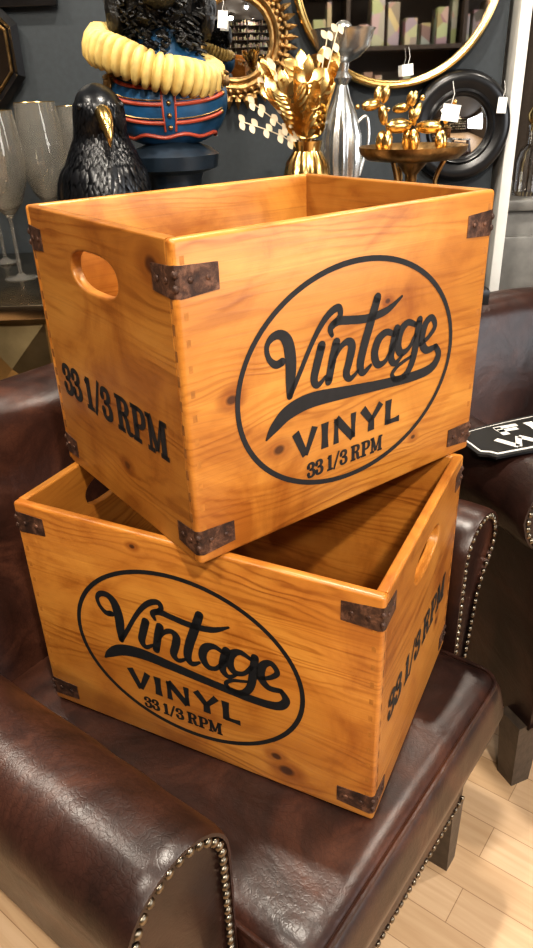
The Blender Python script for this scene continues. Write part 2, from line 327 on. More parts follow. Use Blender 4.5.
# ------------------------------------------------------------------ crates
def crate(name,L,W,H,loc,yaw,wl,we,txoff,logodx,boff):
    root=empty(name,loc,yaw); t=.0125
    for s,nm in ((-1,'front_board'),(1,'back_board')):
        box(nm,(0,s*(W/2-t/2),H/2),(L,t,H),wl,root,.0042,4)
    for s,nm in ((-1,'end_board_left'),(1,'end_board_right')):
        cu=bpy.data.curves.new(nm,'CURVE'); cu.dimensions='2D'; cu.fill_mode='BOTH'; bv=.0026; cu.extrude=t/2-bv; cu.bevel_depth=bv; cu.bevel_resolution=3; cu.offset=-bv
        w2=W/2-t+.0026
        def sp(P):
            q=cu.splines.new('POLY'); q.points.add(len(P)-1); q.use_cyclic_u=True
            for i,(x,y) in enumerate(P): q.points[i].co=(x,y,0,1)
        sp([(-w2,0),(w2,0),(w2,H),(-w2,H)])
        hc=H/2+.107; hole=[]
        for k in range(48):
            a=-2*math.pi*(k+.5)/48; ca,sa=math.cos(a),math.sin(a)
            hole.append((math.copysign(abs(ca)**.72,ca)*.053,hc+math.copysign(abs(sa)**.86,sa)*.0205))
        sp(hole)
        tmp=bpy.data.objects.new('tmp',cu); COL.objects.link(tmp); dg=bpy.context.evaluated_depsgraph_get(); dg.update()
        me=bpy.data.meshes.new_from_object(tmp.evaluated_get(dg)); bpy.data.objects.remove(tmp)
        me.transform(Matrix(((0,0,1,s*(L/2-t/2)),(1,0,0,0),(0,1,0,0),(0,0,0,1)))); me.name=nm
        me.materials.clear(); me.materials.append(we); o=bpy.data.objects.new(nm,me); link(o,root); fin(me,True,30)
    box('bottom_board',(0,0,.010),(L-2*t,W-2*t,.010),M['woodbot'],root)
    bm1=bmesh.new(); bm2=bmesh.new(); n=27; th=H/n
    for sx in (-1,1):
        for sy in (-1,1):
            for k in range(1,n-1):
                z=(k+.5)*th
                if k%2: bm_box(bm1,(sx*(L/2-t/2-.0024),sy*(W/2-.0002),z),(t-.0080,.0005,th*.6))
                else: bm_box(bm2,(sx*(L/2-.0002),sy*(W/2-t/2-.0024),z),(.0005,t-.0084,th*.85))
    bmobj('finger_joint_pins',bm1,M['pin'],root); bmobj('finger_joint_tails',bm2,M['joint'],root)
    bm=bmesh.new(); hb=.028; tb=.0016
    for sx in (-1,1):
        for sy in (-1,1):
            for zc in (.012+hb/2,H-boff-hb/2):
                wb=.044; rc=.005
                X=lambda d:sx*(L/2-d)
                Y=lambda d:sy*(W/2-d)
                pts=[(X(wb),Y(-tb/2)),(X(rc),Y(-tb/2)),(X(rc*.3-tb/2),Y(rc*.3-tb/2)),(X(-tb/2),Y(rc)),(X(-tb/2),Y(wb*.85))]
                inn=[(X(wb),Y(tb*.3)),(X(rc),Y(tb*.3)),(X(rc*.3+tb*.4),Y(rc*.3+tb*.4)),(X(tb*.3),Y(rc)),(X(tb*.3),Y(wb*.85))]
                sl=[.84,1,1,1,.84]
                jt=[random.uniform(-.0008,.0008) for _ in range(5)]
                vo=[[bm.verts.new((x,y,zc+jt[i]+q*hb/2*sl[i])) for i,(x,y) in enumerate(pts)] for q in (-1,1)]
                vi=[[bm.verts.new((x,y,zc+jt[i]+q*hb/2*sl[i])) for i,(x,y) in enumerate(inn)] for q in (-1,1)]
                for i in range(4):
                    bm.faces.new((vo[0][i],vo[0][i+1],vo[1][i+1],vo[1][i])); bm.faces.new((vi[0][i],vi[0][i+1],vi[1][i+1],vi[1][i]))
                    for q in (0,1): bm.faces.new((vo[q][i],vo[q][i+1],vi[q][i+1],vi[q][i]))
                for i in (0,4): bm.faces.new((vo[0][i],vo[1][i],vi[1][i],vi[0][i]))
                for d in (.015,.033):
                    bm_ball(bm,(X(d),Y(-.0012),zc),(.0028,.0014,.0028),u=10,v=6); bm_ball(bm,(X(-.0012),Y(d*.85),zc),(.0014,.0028,.0028),u=10,v=6)
                bm_ball(bm,(X(.0012),Y(.0012),zc+.006),(.0032,.0032,.004),u=10,v=6); bm_ball(bm,(X(.0012),Y(.0012),zc-.006),(.0032,.0032,.004),u=10,v=6)
    bmobj('corner_brackets',bm,M['rust'],root)
    bm=bmesh.new(); logo(bm,lambda x,y:(x+logodx,-W/2-.0005,H/2+y)); bmobj('stencil_logo',bm,M['ink'],root,False)
    bm=bmesh.new()
    for s in (-1,1):
        write(bm,'33 1/3 RPM',-.131,.121,txoff,.042,(lambda x,y:(-L/2-.0005,-x,H/2+y)) if s<0 else (lambda x,y:(L/2+.0005,x,H/2+y)))
    bmobj('stencil_text',bm,M['ink'],root,False)
    return root
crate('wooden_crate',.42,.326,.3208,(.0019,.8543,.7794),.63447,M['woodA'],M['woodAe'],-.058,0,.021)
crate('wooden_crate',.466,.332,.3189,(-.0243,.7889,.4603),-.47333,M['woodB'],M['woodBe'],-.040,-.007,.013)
# ------------------------------------------------------------------ armchairs
def rbox(name,c,s,r,mat,parent,cuts=20,fn=None):
    bm=bmesh.new(); bmesh.ops.create_cube(bm,size=2); bmesh.ops.subdivide_edges(bm,edges=bm.edges,cuts=cuts,use_grid_fill=True)
    h=[x/2 for x in s]
    for v in bm.verts:
        q=[math.sin(max(-1,min(1,v.co[i]))*math.pi/2) for i in range(3)]
        P=Vector([q[i]*h[i] for i in range(3)]); I=Vector([max(-(h[i]-r),min(h[i]-r,P[i])) for i in range(3)])
        d=P-I
        if d.length>1e-9: P=I+d.normalized()*r
        if fn: P=fn(P,h)
        v.co=P+Vector(c)
    return bmobj(name,bm,mat,parent,ang=60)
def armchair(name,loc,yaw,mat,zs=1.0,hb=.82,bw=.33,armback=-.40,legxy=(.262,.235),legw=.045):
    root=empty(name,loc,yaw,(1,1,zs)); IN=.26
    rbox('seat_base',(-.075,0,.235),(.72,.53,.19),.02,mat,root,10)
    def cf(P,h):
        fx=1-(abs(P.x)/h[0])**3; fy=1-(abs(P.y)/h[1])**3
        if P.z>0: P.z+=.004*fx*fy+.0015*math.sin(P.x*31+P.y*17)*fx*fy
        edge=1-abs(P.z)/h[2]
        if abs(P.y)>h[1]-.03: P.y+=math.copysign(.006*edge,P.y)
        if P.x>h[0]-.04: P.x+=.012*edge
        return P
    rbox('seat_cushion',(.020,0,.3925),(.60,.505,.126),.03,mat,root,36,cf)
    bm=bmesh.new()
    for z in (.447,.338):
        hx,hy,rc=.296,.2485,.032; pts=[]
        for (cx,cy,a0) in ((hx-rc,hy-rc,0),(-hx+rc,hy-rc,90),(-hx+rc,-hy+rc,180),(hx-rc,-hy+rc,270)):
            for k in range(7):
                a=R_(a0+15*k); pts.append((.020+cx+rc*math.cos(a),cy+rc*math.sin(a),z))
        sweep(bm,pts,.0036,8,True)
    bmobj('cushion_piping',bm,mat,root)
    R=.064; zc=.594
    prof=[(0,.14),(0,.25),(0,.36),(0,.46),(-.003,.54)]
    prof+=[(R-R*1.05*math.cos(R_(a)),zc+R*math.sin(R_(a))) for a in range(0,181,12)]
    prof+=[(R+R*math.cos(R_(a)),zc-R*math.sin(R_(a))) for a in range(12,73,12)]
    prof+=[(.080,.515),(.062,.40),(.042,.27),(.034,.14)]
    cx=sum(o for o,z in prof)/len(prof)
    nb=bmesh.new()
    for sgn,nm in ((-1,'arm_right'),(1,'arm_left')):
        V=[];F=[]; n=len(prof)
        secs=[(armback,1)]+[(armback+.04+(.20-armback-.04)*k/16,1.0) for k in range(17)]+[(.222,1.0),(.232,.985),(.238,.95),(.2385,.90),(.233,.885),(.2325,.6),(.2345,.2)]
        for si,(x,sc) in enumerate(secs):
            for (o,z) in prof:
                oo=cx*.6+(o-cx*.6)*sc if z<.53 else R+(o-R)*sc
                zz=zc+(z-zc)*sc if z>.53 else z
                if sc<1 and z<.53: zz=.40+(z-.40)*(1-(1-sc)*.35)
                w=0
                if 0<si<18 and z>.2:
                    w=.0028*mn.noise(Vector((x*26,o*10,z*9+sgn*7)))+.0014*mn.noise(Vector((x*70,o*30,z*20)))
                V.append((x,sgn*(IN+oo+w),zz+w))
        for i in range(len(secs)-1):
            for k in range(n):
                k2=(k+1)%n; F.append((i*n+k,i*n+k2,(i+1)*n+k2,(i+1)*n+k))
        F.append(tuple(range(n))); F.append(tuple((len(secs)-1)*n+k for k in range(n)))
        mobj(nm,V,F,mat,root,ang=50)
        q0=.010
        path=[(q0,.30),(q0,.52)]+[(R-(R-q0)*math.cos(R_(a)),zc+(R-q0)*math.sin(R_(a))) for a in range(0,181,6)]+[(R+(R-q0)*math.cos(R_(a)),zc-(R-q0)*math.sin(R_(a))) for a in range(6,61,6)]+[(.071,.51),(.053,.40),(.033,.27)]
        last=Vector(path[0]); d=0
        for q in path[1:]:
            q=Vector(q); seg=(q-last).length; tt=0
            while d+(seg-tt)>=.0125:
                tt+=.0125-d; d=0; pnt=last+(q-last)*(tt/seg)
                bm_ball(nb,(.2375,sgn*(IN+pnt.x),pnt.y),(.0035,.0050,.0050),u=10,v=6)
            d+=seg-tt; last=q
    for k in range(38):
        y=-.25+.5*k/37; bm_ball(nb,(.2855,y,.158),(.003,.0052,.0052),u=10,v=6)
    bmobj('nailhead_trim',nb,M['nail'],root)
    zc2=hb-.065; pr=[(-.24,.26),(-.25,.42),(-.272,.42+(zc2-.42)*.35),(-.305,.42+(zc2-.42)*.7)]
    pr+=[(-.395+.065*math.cos(R_(a)),zc2+.065*math.sin(R_(a))) for a in range(10,181,14)]
    pr+=[(-.458,zc2-.06),(-.445,.42),(-.435,.14),(-.30,.14)]
    V=[];F=[];n=len(pr); mx=-.36
    ys=[-bw,-bw+.004,-bw+.015,-bw+.035]+[-bw+.06+(2*bw-.12)*k/12 for k in range(13)]+[bw-.035,bw-.015,bw-.004,bw]
    for y in ys:
        e=bw-abs(y); sc=1-.42*max(0,1-e/.05)**2.4
        dz=-.03*(abs(y)/bw)**4
        for (x,z) in pr:
            zz=z+dz*(z/hb); zz=zz if z<.3 else .3+(zz-.3)*(.90+.10*min(1,(e/.06))**.5)
            w=.004*mn.noise(Vector((x*8,y*12,z*10)))
            V.append((mx+(x-mx)*sc+w,y,zz+w*.6))
    for i in range(len(ys)-1):
        for k in range(n):
            k2=(k+1)%n; F.append((i*n+k,i*n+k2,(i+1)*n+k2,(i+1)*n+k))
    F.append(tuple(range(n))); F.append(tuple((len(ys)-1)*n+k for k in range(n)))
    mobj('backrest',V,F,mat,root,ang=60)
    bm=bmesh.new(); lx,ly=legxy
    for (x,y) in ((lx,ly),(lx,-ly),(-.39,.235),(-.39,-.235)):
        vs=bmesh.ops.create_cube(bm,size=1)['verts']
        for v in vs:
            top=v.co.z>0; w=legw if top else legw*.75
            v.co=Vector((x+v.co.x*w+(0 if top else math.copysign(.006,x)),y+v.co.y*w,.15 if top else 0))
    bmobj('legs',bm,M['legwood'],root,False)
    return root
armchair('armchair',(-.0727,.7678,0),R_(-38),M['leather'],1,.836,.33,-.40,(.262,.238),.045)
armchair('armchair',(.650,1.262,0),R_(-68),M['leather2'],1.05,.745,.30,-.34,(.205,.285),.055)
# sign laid across the arms of the second chair
root=empty('metal_sign',(.700,1.146,.694),R_(17))
hw,hh=.40,.062
out=[(-hw,-hh+.02),(-hw+.012,-hh+.012),(-hw+.02,-hh),(hw-.02,-hh),(hw-.012,-hh+.012),(hw,-hh+.02),(hw,hh-.035)]+[(hw*math.cos(R_(a)),hh-.035+.035*math.sin(R_(a))) for a in range(10,171,10)]+[(-hw,hh-.035)]
def plate(nm,s,z0,z1,mat):
    n=len(out); V=[(x*s[0],y*s[1],z) for z in (z0,z1) for x,y in out]
    F=[tuple(range(n)),tuple(range(n,2*n))]+[(k,(k+1)%n,n+(k+1)%n,n+k) for k in range(n)]
    mobj(nm,V,F,mat,root,False)
plate('plate',(1,1),0,.004,M['blackfr']); plate('border',(.982,.88),.004,.0048,M['white']); plate('field',(.974,.82),.0048,.0056,M['blackfr'])
bm=bmesh.new(); write(bm,'FINE',-.335,-.10,-.002,.030,lambda x,y:(x,y,.0062),S_); write(bm,'WINE',.04,.30,.006,.028,lambda x,y:(x,y,.0062),S_); write(bm,'WINE',-.355,-.08,-.045,.034,lambda x,y:(x,y,.0062),S_); write(bm,'WIRE',.04,.33,-.042,.036,lambda x,y:(x,y,.0062),S_); bmobj('lettering',bm,M['white'],root,False)
# ------------------------------------------------------------------ room
box('floor',(.2,.2,-.05),(6.6,6.8,.1),M['floor'])
box('ceiling',(.2,.2,2.85),(6.6,6.8,.1),M['ceil'])
box('wall_back',(-1.25,2.0,1.4),(3.7,.1,2.8),M['wall'])
box('wall_far',(1.6,3.45,1.4),(3.8,.1,2.8),M['wall2'])
box('wall_left',(-3.05,.2,1.4),(.1,6.6,2.8),M['wall2'])
box('wall_front',(.2,-3.05,1.4),(6.6,.1,2.8),M['wall2'])
fw=empty('wall_right',(0,0,0))
for nm,c,s in (('below',(3.45,.2,.35),(.1,6.6,.7)),('above',(3.45,.2,2.6),(.1,6.6,.4)),('side_a',(3.45,-2.85,1.55),(.1,.5,1.7)),('side_b',(3.45,2.0,1.55),(.1,3.0,1.7))):
    box(nm,c,s,M['wall2'],fw)
wd=empty('window_1',(0,0,0))
for y in (-2.58,-1.55,-.52,.48): box('mullion',(3.43,y,1.55),(.06,.05,1.7),M['white'],wd)
for z in (.72,2.38): box('rail',(3.43,-1.05,z),(.06,3.1,.05),M['white'],wd)
box('trim_1',(.632,1.99,1.4),(.028,.13,2.8),M['white'],None,.004)
box('baseboard_back',(-1.25,1.94,.06),(3.69,.015,.12),M['blackfr'])
# sideboard
sb=empty('sideboard',(0,0,0))
box('top',(-.66,1.645,.845),(1.42,.55,.03),M['mirrortop'],sb,.004)
box('carcass',(-.66,1.665,.47),(1.38,.49,.72),M['brass'],sb,.004)
box('plinth',(-.66,1.67,.055),(1.30,.44,.11),M['blackfr'],sb)
V=[];F=[]
nx,nz=9,4
for i in range(nx):
    for j in range(nz):
        x0=-1.33+i*1.34/nx; x1=x0+1.34/nx; z0=.12+j*.69/nz; z1=z0+.69/nz; b=len(V)
        V+=[(x0,1.419,z0),(x1,1.419,z0),(x1,1.419,z1),(x0,1.419,z1),((x0+x1)/2,1.395,(z0+z1)/2)]
        F+=[(b,b+1,b+4),(b+1,b+2,b+4),(b+2,b+3,b+4),(b+3,b,b+4)]
mobj('faceted_doors',V,F,M['brass'],sb,False)
ws=empty('wall_shelf',(0,0,0))
box('board',(.25,1.655,.845),(.38,.59,.03),M['blackfr'],ws,.003)
for x in (.10,.40): box('bracket',(x,1.90,.80),(.025,.10,.06),M['blackfr'],ws)
TZ=.86
def wineglass(x,y,s=1.0):
    g=empty('wine_glass',(x,y,TZ),0,s)
    outer=[(.034,.0005),(.0345,.002),(.012,.005),(.0042,.012),(.0036,.09),(.0044,.120),(.012,.130),(.030,.150),(.045,.190),(.0485,.222),(.046,.265),(.040,.318)]
    inner=[(.0388,.318),(.0448,.265),(.0473,.222),(.0438,.191),(.029,.153),(.011,.1335),(.0005,.131)]
    lathe('glass_body',[(.0005,.0005)]+outer+inner,M['lustre'],g,32)
    bm=bmesh.new(); sweep(bm,[(.0394*math.cos(2*math.pi*k/32),.0394*math.sin(2*math.pi*k/32),.3185) for k in range(32)],.0009,6,True)
    bmobj('gilt_rim',bm,M['gold'],g)
for (x,y,s) in ((-.527,1.61,1.04),(-.472,1.74,1.08),(-.40,1.81,1.05),(-.62,1.80,1.05)): wineglass(x,y,s)
# ------------------------------------------------------------------ raven
def loft(name,secs,mat,parent,seg=28,ang=60):
    V=[];F=[]
    for (cx,cy,z,rx,ry) in secs:
        for k in range(seg):
            a=2*math.pi*k/seg; V.append((cx+rx*math.cos(a),cy+ry*math.sin(a),z))
    n=len(secs)
    for i in range(n-1):
        for k in range(seg):
            k2=(k+1)%seg; F.append((i*seg+k,i*seg+k2,(i+1)*seg+k2,(i+1)*seg+k))
    F.append(tuple(range(seg))[::-1]); F.append(tuple((n-1)*seg+k for k in range(seg)))
    return mobj(name,V,F,mat,parent,ang=ang)
rv=empty('raven_figurine',(-.285,1.46,TZ),R_(20))
rs=crm([(0,.03,.06,.02,.025),(0,.02,.075,.045,.05),(0,.01,.12,.066,.070),(0,.0,.17,.076,.077),(0,-.003,.22,.074,.071),(0,-.006,.26,.059,.056),(0,-.010,.285,.047,.047),(0,-.018,.312,.0445,.052),(0,-.020,.335,.042,.050),(0,-.016,.353,.034,.040),(0,-.012,.366,.018,.021),(0,-.012,.370,.004,.005)],4)
loft('body',rs,M['black'],rv)
def rsec(z):
    for i in range(len(rs)-1):
        if rs[i][2]<=z<=rs[i+1][2]+1e-9:
            t=(z-rs[i][2])/max(1e-6,rs[i+1][2]-rs[i][2]); return [rs[i][j]*(1-t)+rs[i+1][j]*t for j in range(5)]
    return rs[-1]
bm=bmesh.new(); z=.085; row=0
while z<.345:
    cx,cy,_,rx,ry=rsec(z)
    fl=.026 if z<.24 else .013; fwid=.0100 if z<.24 else .0052
    nn=max(8,int(2*math.pi*max(rx,ry)/(fwid*1.5)))
    for k in range(nn):
        a=2*math.pi*(k+.5*(row%2))/nn+random.uniform(-.05,.05); zj=z+random.uniform(-.003,.003)
        if z>.295 and abs((a-1.5*math.pi+math.pi)%(2*math.pi)-math.pi)<.42: continue
        def S(zq,off,da):
            c=rsec(zq); aa=a+da; return (c[0]+(c[3]+off)*math.cos(aa),c[1]+(c[4]+off)*math.sin(aa),zq)
        w=fwid/max(rx,.02)*.62; ov=1 if z<.24 else .45
        if zj-fl<.062: continue
        P=[S(zj,.0003,-w*.6),S(zj,.0003,w*.6),S(zj-fl*.55,.0035*ov,w),S(zj-fl,.006*ov,0),S(zj-fl*.55,.0035*ov,-w),S(zj-fl*.45,.0060*ov,0)]
        vs=[bm.verts.new(q) for q in P]
        for f in ((0,1,5),(1,2,5),(2,3,5),(3,4,5),(4,0,5)): bm.faces.new([vs[i] for i in f])
    z+=.0095 if z<.24 else .0050; row+=1
bmobj('feathers',bm,M['black'],rv,True,80)
for s in (-1,1):
    bm=bmesh.new()
    for k in range(7):
        L0=.17-.013*k
        pts=crm([(s*.055,.0+.006*k,.245-.008*k),(s*(.078-.001*k),.02+.008*k,.19-.01*k),(s*(.060-.003*k),.06+.006*k,.245-.008*k-L0)],5)
        sweep(bm,pts,[.003+.010*math.sin(math.pi*min(1,(i+1)/len(pts)*1.05)) for i in range(len(pts))],8)
    bmobj('wing',bm,M['black'],rv,True,60)
bm=bmesh.new()
for k in range(5): sweep(bm,crm([(0,.05,.12),((k-2)*.010,.09,.07),((k-2)*.016,.13,.02)],5),[.006+.004*math.sin(i/11*3.1) for i in range(11)],8)
bmobj('tail',bm,M['black'],rv)
bk=crm([(0,-.052,.322,.0165),(0,-.072,.320,.0150),(0,-.092,.306,.0115),(0,-.102,.284,.006),(0,-.101,.270,.001)],5)
bm=bmesh.new(); sweep(bm,[q[:3] for q in bk],[q[3] for q in bk],14)
bk=crm([(0,-.052,.306,.011),(0,-.072,.302,.009),(0,-.086,.291,.004),(0,-.090,.284,.001)],4); sweep(bm,[q[:3] for q in bk],[q[3] for q in bk],12)
bmobj('beak',bm,M['gold'],rv)
bm=bmesh.new()
for s in (-1,1): bm_ball(bm,(s*.036,-.050,.334),.0058)
bmobj('eyes',bm,M['blackfr'],rv)
bm=bmesh.new()
for s in (-1,1):
    sweep(bm,[(s*.025,.0,.09),(s*.027,-.004,.012)],[.010,.006],8)
    for d in (-.5,0,.5): sweep(bm,[(s*.027,-.004,.010),(s*.027+.03*math.sin(d),-.004-.03*math.cos(d),.010),(s*.027+.045*math.sin(d),-.004-.045*math.cos(d),.003)],[.006,.005,.002],8)
    sweep(bm,[(s*.027,-.004,.010),(s*.027,.03,.005)],[.006,.003],8)
bmobj('feet',bm,M['black'],rv)
# ------------------------------------------------------------------ dog bust with ruff and uniform
bu=empty('dog_bust_statue',(-.168,1.60,TZ),R_(6))
lathe('plinth',[(.001,0),(.085,0),(.085,.02),(.075,.03),(.060,.05),(.055,.19),(.060,.205),(.090,.215),(.094,.240),(.078,.252),(.055,.260),(.045,.275),(.001,.276)],M['navy'],bu,48)
bs=crm([(0,0,.262,.060,.048),(0,0,.278,.092,.064),(0,0,.31,.112,.078),(0,0,.345,.118,.080),(0,0,.375,.110,.072),(0,0,.40,.085,.062),(0,0,.43,.055,.052),(0,0,.47,.05,.05)],5)
loft('jacket',bs,M['blue'],bu,40)
def bsec(zq):
    for i in range(len(bs)-1):
        if bs[i][2]<=zq<=bs[i+1][2]+1e-9:
            t=(zq-bs[i][2])/max(1e-6,bs[i+1][2]-bs[i][2]); return [bs[i][j]*(1-t)+bs[i+1][j]*t for j in range(5)]
    return bs[0]
def onb(a,zq,off=.002):
    c=bsec(zq); return ((c[3]+off)*math.cos(a),(c[4]+off)*math.sin(a),zq)
bm=bmesh.new()
sweep(bm,[onb(R_(180+180*k/24),.277+.003*math.sin(k)) for k in range(25)],.0035,8)
for z0 in (.300,.332,.360):
    for s in (-1,1):
        sweep(bm,[onb(R_(270+s*(6+56*k/12)),z0+.016*(k/12)**2,.0015) for k in range(13)],.0036,8)
for s in (-1,1): sweep(bm,[onb(R_(270+s*6),.285+.1*k/8,.001) for k in range(9)],.0022,6)
bmobj('red_trim',bm,M['red'],bu)
bm=bmesh.new()
for k in range(5): bm_ball(bm,onb(R_(270),.292+.021*k,.002),.0045)
for s in (-1,1):
    for z0 in (.300,.332,.360):
        bm_ball(bm,onb(R_(270+s*62),z0+.016,.002),.0045)
        sweep(bm,[onb(R_(270+s*(6+56*k/12)),z0+.007+.016*(k/12)**2,.0012) for k in range(13)],.0014,6)
    bm_ball(bm,(s*.100,0,.382),(.024,.036,.008),u=20)
    for k in range(9): bm_ball(bm,(s*(.108+.012*math.sin(k/8*3.14)),-.036+.009*k,.370),(.0035,.0035,.011),u=8,v=6)
bmobj('gold_braid',bm,M['gold2'],bu)
NP=40; n=NP*12
prf=[(.050,.010),(.080,.024),(.104,.028),(.120,.024),(.127,.012),(.129,-.004),(.126,-.018),(.114,-.028),(.085,-.022),(.050,-.006)]; m=len(prf)
V=[];F=[]
for i in range(n):
    a=2*math.pi*i/n; s_=1-2*abs(math.cos(NP*a/2))**5
    for j,(rr,zz) in enumerate(prf):
        w=(rr-.05)/.07; q=rr+.0062*s_*w
        V.append((q*1.03*math.cos(a),q*.90*math.sin(a),zz*(1.04+.14*s_)+.002*math.sin(5*a)))
for i in range(n):
    i2=(i+1)%n
    for j in range(m): F.append((i*m+j,i*m+(j+1)%m,i2*m+(j+1)%m,i2*m+j))
ro=mobj('ruff',V,F,M['ruff'],bu,ang=180)
ro.location=(-.018,0,.406); ro.rotation_euler=(R_(10),R_(17),0)
hd=bmesh.new(); bmesh.ops.create_icosphere(hd,subdivisions=5,radius=1)
for v in hd.verts:
    q=v.co.copy(); d=1+.10*mn.noise(q*4.5)+.07*abs(mn.noise(q*11))
    v.co=Vector((q.x*.078*d,q.y*.082*d,q.z*.088*d))+Vector((.0,0,.525))
bmobj('head',hd,M['fur'],bu,True,180)
bm=bmesh.new(); rr=bmesh.ops.create_icosphere(bm,subdivisions=4,radius=1)
for v in bm.verts:
    q=v.co.copy(); d=1+.08*mn.noise(q*5)
    v.co=Vector((q.x*.036*d,q.y*.05*d-.085,q.z*.03*d+.512))
for s in (-1,1):
    rr=bmesh.ops.create_icosphere(bm,subdivisions=4,radius=1)
    for v in rr['verts']:
        q=v.co.copy(); d=1+.15*mn.noise(q*4)
        v.co=Vector((q.x*.022*d+s*.082,q.y*.04*d,q.z*.062*d+.50))
bmobj('muzzle_and_ears',bm,M['fur'],bu,True,180)
bm=bmesh.new(); bm_ball(bm,(0,-.135,.522),(.014,.010,.011))
for s in (-1,1): bm_ball(bm,(s*.030,-.075,.550),.009)
bmobj('nose_and_eyes',bm,M['blackfr'],bu)
bm=bmesh.new()
for k in range(420):
    a=random.uniform(0,2*math.pi); z0=random.uniform(.42,.60); rad=.060 if z0<.46 else .078*math.sqrt(max(.05,1-((z0-.525)/.095)**2))
    b0=Vector((rad*math.cos(a),rad*math.sin(a),z0)); o=Vector((math.cos(a),math.sin(a),-.4))
    pts=[b0+o*(.0035*i)+Vector((.006*math.cos(i*1.4+k),.006*math.sin(i*1.4+k),.003*math.sin(i))) for i in range(6)]
    sweep(bm,pts,[.0035,.004,.004,.003,.0025,.0012],5)
bmobj('curls',bm,M['fur'],bu)
# ------------------------------------------------------------------ mirrors
def ring(bm,R,r,seg=64,y=0,rs=10):
    sweep(bm,[(R*math.cos(2*math.pi*k/seg),y,R*math.sin(2*math.pi*k/seg)) for k in range(seg)],r,rs,True)
def disc(name,R,mat,parent,y=0,dome=0):
    V=[(0,y-dome,0)];F=[];m=8;seg=64
    for j in range(1,m+1):
        q=j/m
        for k in range(seg):
            a=2*math.pi*k/seg; V.append((R*q*math.cos(a),y-dome*(1-q*q),R*q*math.sin(a)))
    for k in range(seg): F.append((0,1+k,1+(k+1)%seg))
    for j in range(m-1):
        for k in range(seg): F.append((1+j*seg+k,1+j*seg+(k+1)%seg,1+(j+1)*seg+(k+1)%seg,1+(j+1)*seg+k))
    return mobj(name,V,F,mat,parent,ang=180)
sm_=empty('sunburst_mirror',(-.036,1.925,1.318))
disc('mirror_glass',.082,M['mirror'],sm_,0,.010)
bm=bmesh.new(); ring(bm,.085,.007); ring(bm,.100,.011); ring(bm,.118,.006)
for k in range(40):
    a=2*math.pi*k/40; bm_ball(bm,(.108*math.cos(a),-.010,.108*math.sin(a)),.0065,u=8,v=6)
    c,s=math.cos(a),math.sin(a)
    sweep(bm,[(.115*c,0,.115*s),(.128*c,-.006,.128*s),(.145*c,0,.145*s)],[.006,.0075,.0015],6)
bmobj('beaded_frame',bm,M['gold2'],sm_)
box('backplate',(0,.012,0),(.15,.014,.15),M['blackfr'],sm_,.003)
bg=empty('round_mirror',(.335,1.925,1.445))
disc('mirror_glass',.230,M['mirror'],bg,0,0)
bm=bmesh.new(); ring(bm,.233,.0085,96); ring(bm,.226,.004,96,y=-.003); bmobj('gold_frame',bm,M['gold'],bg); box('backplate',(0,.012,0),(.3,.014,.3),M['blackfr'],bg,.003)
cm=empty('convex_mirror',(.500,1.925,1.118))
disc('mirror_glass',.072,M['mirror'],cm,-.008,.022)
prof=[(.070,-.004),(.072,-.014),(.078,-.018),(.084,-.012),(.095,-.016),(.110,-.020),(.120,-.012),(.124,0),(.124,.018),(.070,.018)]
V=[];F=[];seg=72;n=len(prof)
for (rr,y) in prof:
    for k in range(seg): a=2*math.pi*k/seg; V.append((rr*math.cos(a),y,rr*math.sin(a)))
for i in range(n):
    for k in range(seg): F.append((i*seg+k,i*seg+(k+1)%seg,((i+1)%n)*seg+(k+1)%seg,((i+1)%n)*seg+k))
mobj('turned_frame',V,F,M['blackfr'],cm,ang=60)
oc=empty('octagonal_mirror',(-.655,1.93,1.31))
bm=bmesh.new(); sweep(bm,[(.118*math.cos(R_(22.5+45*k)),0,.125*math.sin(R_(22.5+45*k))) for k in range(8)],.014,4,True); bmobj('frame',bm,M['blackfr'],oc,False)
sweepb=bmesh.new(); sweep(sweepb,[(.100*math.cos(R_(22.5+45*k)),-.004,.107*math.sin(R_(22.5+45*k))) for k in range(8)],.004,4,True); bmobj('inner_trim',sweepb,M['gold2'],oc,False)
mobj('mirror_glass',[(.10*math.cos(R_(22.5+45*k)),.004,.107*math.sin(R_(22.5+45*k))) for k in range(8)],[tuple(range(8))],M['mirror'],oc,False)
pf=empty('picture_frame',(-.52,1.935,1.515))
box('frame',(0,0,0),(.17,.02,.24),M['blackfr'],pf,.004); box('print',(0,-.011,0),(.13,.004,.20),M['print'],pf)
# ------------------------------------------------------------------ trophy cup
tr=empty('silver_trophy_cup',(.192,1.735,TZ),0,1.03)
lathe('cup',[(.001,0),(.048,0),(.048,.012),(.036,.02),(.018,.03),(.012,.05),(.016,.07),(.012,.085),(.024,.11),(.036,.15),(.042,.20),(.040,.25),(.030,.29),(.018,.320),(.011,.345),(.020,.358),(.011,.370),(.013,.385),(.034,.394),(.054,.412),(.062,.438),(.066,.444),(.061,.444),(.050,.414),(.03,.400),(.001,.397)],M['silver'],tr,72,flute=.07,fn=12,frange=(.10,.30))
bm=bmesh.new()
for s in (-1,1): sweep(bm,crm([(s*.030,0,.27),(s*.052,0,.285),(s*.058,0,.24),(s*.046,0,.19),(s*.040,0,.17)],5),.0035,8)
for k in range(7): bm_ball(bm,(.022*math.cos(k*.9),.022*math.sin(k*.9),.418),.018)
bm_ball(bm,(0,0,.440),.020)
bmobj('handles_and_fruit',bm,M['silver'],tr)
